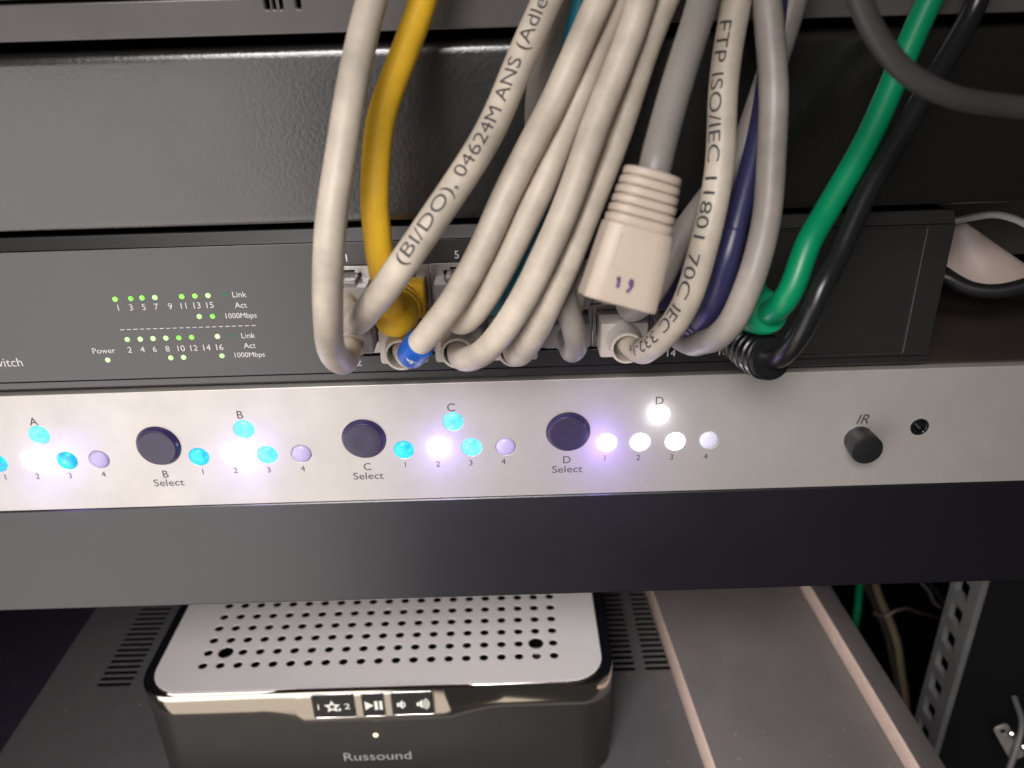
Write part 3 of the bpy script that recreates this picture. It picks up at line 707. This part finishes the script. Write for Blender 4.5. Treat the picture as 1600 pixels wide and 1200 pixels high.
# markings on the cables
t, p = CAB2
wrap_print('cable_print', '(BI/DO), 04624M ANS (Adler', p, 58, 3.9, R, 'ink', t, 0.35, squeeze=1.28)
t, p = CAB7
V, P_ = glyphs('FTP ISO/IEC 11801 70C IEC 332-1 C', 4.1, 'LEFT'); L7 = max(v.x for v in V)
wrap_print('cable_print', 'FTP ISO/IEC 11801 70C IEC 332-1 C', p, 20 + L7 * 1.34, 3.9, R, 'ink', t, -0.5, reverse=True, squeeze=1.45)
def marker(t, p, d0, d1, mat):
    return tube('marker_ring', p, d0, d1, R + 0.55, mat, t, 28, 0.5)
mk = marker(t3, p3, 23.0, 30.5, 'blue')
wrap_print('marker_number', '4', p3, 26.0, 4.0, R + .55, 'wprint', mk, -0.25)

# ------------------------------------------------------------------ dangling plug
dg_ = thing('dangling_patch_cable', 'grey cable whose ribbed beige plug hood hangs loose before the sockets', 'cable')
A = at(1021, 268, -50); Bt = at(962, 474, -56)
ax = (Bt - A).normalized(); L0 = (Bt - A).length
nrm = (CAM - A); nrm = (nrm - ax * nrm.dot(ax)).normalized()
# a slight turn about its own axis: the left flank shows
sd = ax.cross(nrm).normalized()
tw = math.radians(-12); nrm, sd = nrm * math.cos(tw) + sd * math.sin(tw), sd * math.cos(tw) - nrm * math.sin(tw)
def hood_section(d, hw, hd, e=5.0, n=36):
    out = []
    for k in range(n):
        a = 2 * math.pi * k / n; c_, s_ = math.cos(a), math.sin(a)
        f = (abs(c_) ** e + abs(s_) ** e) ** (-1 / e)
        out.append(A + ax * d + sd * (hw * c_ * f) + nrm * (hd * s_ * f))
    return out
bm = bmesh.new(); secs = []
def sec(d, hw, hd, e): secs.append([bm.verts.new(q) for q in hood_section(d, hw, hd, e)])
sec(0.3, 3.2, 3.2, 2); sec(0.0, 4.1, 3.9, 2.2)
n_r = 6
for k in range(n_r):
    d = 0.0 + k * 1.72; hw = 5.3 + 0.16 * k; hd = 4.4 + .05 * k; e = 2.6 + .3 * k
    if k: sec(d - .10, hw - 0.75, hd - .75, e); sec(d + .06, hw - 0.75, hd - .75, e)
    sec(d + .22, hw - .12, hd - .1, e); sec(d + .5, hw, hd, e); sec(d + 1.35, hw, hd, e); sec(d + 1.55, hw - .15, hd - .1, e)
d = n_r * 1.72
sec(d, 6.05, 4.6, 4.5); sec(d + .3, 6.3, 4.9, 5); sec(d + 3, 6.45, 5.1, 6); sec(L0 - .8, 6.95, 5.2, 8); sec(L0 - .2, 6.85, 5.1, 8); sec(L0, 6.4, 4.7, 7); sec(L0, 5.4, 3.6, 7); sec(L0 - 3, 5.3, 3.5, 7)
for Aq, Bq in zip(secs, secs[1:]):
    n = len(Aq)
    for j in range(n): bm.faces.new((Aq[j], Aq[(j + 1) % n], Bq[(j + 1) % n], Bq[j]))
bm.faces.new(secs[0]); bm.faces.new(secs[-1])
add('plug_hood', bm_mesh(bm), 'hood', dg_, 35)
def on_hood(dd, ss, h=0.0): return A + ax * dd + sd * ss + nrm * (5.14 + h)
# raised outline of the latch cover: three thin ridges
bm = bmesh.new()
sx_ = -1 if (at(1100, 400, -50) - at(900, 400, -50)).dot(sd) < 0 else 1
def ridge(d0_, s0_, d1_, s1_, wd=.16):
    p0, p1 = on_hood(d0_, s0_), on_hood(d1_, s1_); tt = (p1 - p0).normalized(); bb = tt.cross(nrm)
    vs = [bm.verts.new(q) for q in (p0 - bb * wd - nrm * .3, p1 - bb * wd - nrm * .3, p1 + nrm * .07, p0 + nrm * .07, p0 + bb * wd - nrm * .3, p1 + bb * wd - nrm * .3)]
    bm.faces.new((vs[0], vs[1], vs[2], vs[3])); bm.faces.new((vs[3], vs[2], vs[5], vs[4]))
ridge(12.2, -3.4 * sx_, 18.4, -3.6 * sx_); ridge(18.4, -3.6 * sx_, 18.4, 3.7 * sx_); ridge(12.2, 3.4 * sx_, 18.4, 3.7 * sx_)
add('latch_outline', bm_mesh(bm), 'hood', dg_)
bm = bmesh.new()                                   # two pen strokes
def stroke(pts, wd=.32):
    for (d0_, s0_), (d1_, s1_) in zip(pts, pts[1:]):
        p0, p1 = on_hood(d0_, s0_ * sx_, .09), on_hood(d1_, s1_ * sx_, .09); bb = (p1 - p0).normalized().cross(nrm) * wd
        bm.faces.new([bm.verts.new(q) for q in (p0 - bb, p1 - bb, p1 + bb, p0 + bb)])
stroke([(19.6, -1.75), (21.6, -1.55)]); stroke([(19.6, -1.75), (20.2, -2.1)], .22)
stroke([(19.5, .55), (20.1, .95), (20.6, .55), (20.1, .2), (19.5, .55)], .25); stroke([(20.2, .95), (21.2, .7), (22.0, .25)], .3)
add('pen_mark', bm_mesh(bm), 'violet', dg_)
pd = Path([A + ax * 4, A - ax * 1.5, at(1028, 240, -48.5), at(1052, 150, -42), at(1074, 70, -36), at(1097, 0, -30), at(1115, -55, -27), at(1140, -140, -27)])
tube('jacket', pd, 0, pd.len, 2.9, 'dgrey', dg_)

# ------------------------------------------------------------------ other cords
pa = Path([at(1300, -260, -50), at(1325, -60, -52), at(1345, 0, -52), at(1368, 52, -52), at(1412, 108, -52), at(1480, 146, -52), at(1560, 166, -50), at(1660, 178, -48), at(1900, 190, -40), at(2250, 160, -20)])
tag(tube('power_cord', pa, 0, pa.len, 1.95, 'cord'), 'dark grey cord curving across the upper right corner before the green cable', 'cable')
# strap, cord and wire at the right of the switch
bm = bmesh.new(); T = [at(1462, 320, 40), at(1504, 345, 34), at(1545, 374, 30), at(1600, 414, 27), at(1660, 458, 24), at(1720, 500, 24)]
Bm = [at(1450, 396, 38), at(1482, 418, 32), at(1512, 436, 28), at(1545, 446, 25), at(1600, 446, 23), at(1690, 520, 23)]
pt_, pb_ = Path(T, 1.0), Path(Bm, 1.0); rows = []
for k in range(41):
    a, c_ = pt_.at(pt_.len * k / 40)[0], pb_.at(pb_.len * k / 40)[0]; row = []
    for j in range(9):
        f = j / 8; q = a.lerp(c_, f); q.y -= 0.9 * math.sin(math.pi * f); row.append((q, q + Vector((0.3, 1.6, 0.3))))
    rows.append(row)
fr = [[bm.verts.new(q[0]) for q in r_] for r_ in rows]; bk = [[bm.verts.new(q[1]) for q in r_] for r_ in rows]
for i in range(40):
    for j in range(8):
        bm.faces.new((fr[i][j], fr[i + 1][j], fr[i + 1][j + 1], fr[i][j + 1])); bm.faces.new((bk[i][j], bk[i][j + 1], bk[i + 1][j + 1], bk[i + 1][j]))
    bm.faces.new((fr[i][0], bk[i][0], bk[i + 1][0], fr[i + 1][0])); bm.faces.new((fr[i][8], fr[i + 1][8], bk[i + 1][8], bk[i][8]))
tag(add('flat_cable', bm_mesh(bm), 'strap', None, 60), 'broad pinkish white flat cable emerging behind the right end of the switch', 'cable')
pw = Path([at(1440, 430, 26), at(1474, 432, 22), at(1510, 449, 19), at(1548, 455, 17), at(1590, 449, 16), at(1640, 430, 16), at(1700, 400, 18)])
tag(tube('black_cord', pw, 0, pw.len, 2.1, 'rubber'), 'thick black cord sagging under the flat cable at the right edge', 'cable')
pw = Path([at(1450, 350, 32), at(1496, 344, 30), at(1525, 338, 28), at(1556, 335, 26), at(1585, 342, 25), at(1615, 358, 26), at(1660, 390, 28)])
tag(tube('wire_loop', pw, 0, pw.len, 1.1, 'shiny'), 'shiny thin white wire arching over the flat cable', 'wire')

# things hanging in the dark at the lower right
def cord(name, label, pts, r, mat, cat='cable'):
    q = Path([at(*a) for a in pts]); return tag(tube(name, q, 0, q.len, r, mat), label, cat)
cord('green_cable', 'short length of green cable hanging in the dark beside the boards', [(1350, 860, 180), (1342, 930, 180), (1337, 968, 176), (1330, 1010, 210)], 2.3, 'green')
cord('tan_cable', 'tan cable hanging in the dark gap beside the slotted rail', [(1358, 880, 190), (1375, 935, 190), (1394, 980, 188), (1408, 1040, 184), (1415, 1090, 178), (1417, 1150, 170), (1412, 1230, 160)], 2.4, 'tan')
cord('grey_cable', 'dull grey cable close behind the tan cable in the gap', [(1340, 880, 215), (1362, 930, 212), (1386, 990, 208), (1400, 1050, 204), (1404, 1110, 200), (1400, 1200, 190)], 2.4, 'cord')
cord('copper_wire', 'thin reddish wire crossing the gap toward the slotted rail', [(1365, 958, 178), (1382, 963, 178), (1396, 956, 178), (1412, 951, 180), (1440, 958, 190), (1475, 966, 205)], 0.9, 'copper', 'wire')
cord('pale_wire', 'loose grey wire end above the reddish wire in the gap', [(1430, 900, 230), (1452, 925, 228), (1458, 940, 226), (1470, 950, 226)], 1.0, 'rail', 'wire')
# sheet metal edge beside the narrow board
bm = bmesh.new(); q0, q1 = at(1401, 1088, 62), at(1466, 1210, 20)
vs = [q0, q1, q1 + Vector((1.2, .4, 0)), q0 + Vector((1.2, .4, 0))]; lo = [q + Vector((2, 1, -70)) for q in vs]
vv = [bm.verts.new(q) for q in vs]; ll = [bm.verts.new(q) for q in lo]
bm.faces.new(vv); bm.faces.new(ll)
for k in range(4): bm.faces.new((vv[k], vv[(k + 1) % 4], ll[(k + 1) % 4], ll[k]))
tag(add('metal_sheet', bm_mesh(bm), 'rail'), 'thin dark metal sheet standing on edge right of the boards', 'metal sheet')
# hinge latch
hg = thing('door_latch', 'small pale metal latch at the bottom right corner', 'latch')
c0 = at(1577, 1160, 60)
pm = plate_mesh(rect(-3.4, 3.4, -8.5, 8.5, 1.6, 3), [circ(0, 5.6, 1.1, 14), circ(0, -5.6, 1.1, 14)], 1.4, 0.2)
o = add('latch_plate', pm, 'zinc', hg, 40); o.matrix_local = Matrix.Translation(c0 * S) @ Matrix.Rotation(math.radians(-30), 4, 'Y') @ Matrix.Rotation(math.radians(66), 4, 'X')
c1 = at(1582, 1147, 56); lathe('latch_screw', c1, (0.1, -1, .45), [(0, 1.9), (.9, 1.9), (1.5, 1.2), (1.6, 0)], 'rim', hg, 18)
c2 = at(1601, 1168, 56); lathe('latch_screw', c2, (0.1, -1, .45), [(0, 1.9), (.9, 1.9), (1.5, 1.2), (1.6, 0)], 'rim', hg, 18)
pr_ = Path([at(1585, 1090, 75), at(1597, 1130, 62), at(1590, 1165, 56), at(1572, 1215, 50)])
tube('latch_rod', pr_, 0, pr_.len, 1.3, 'rail', hg)
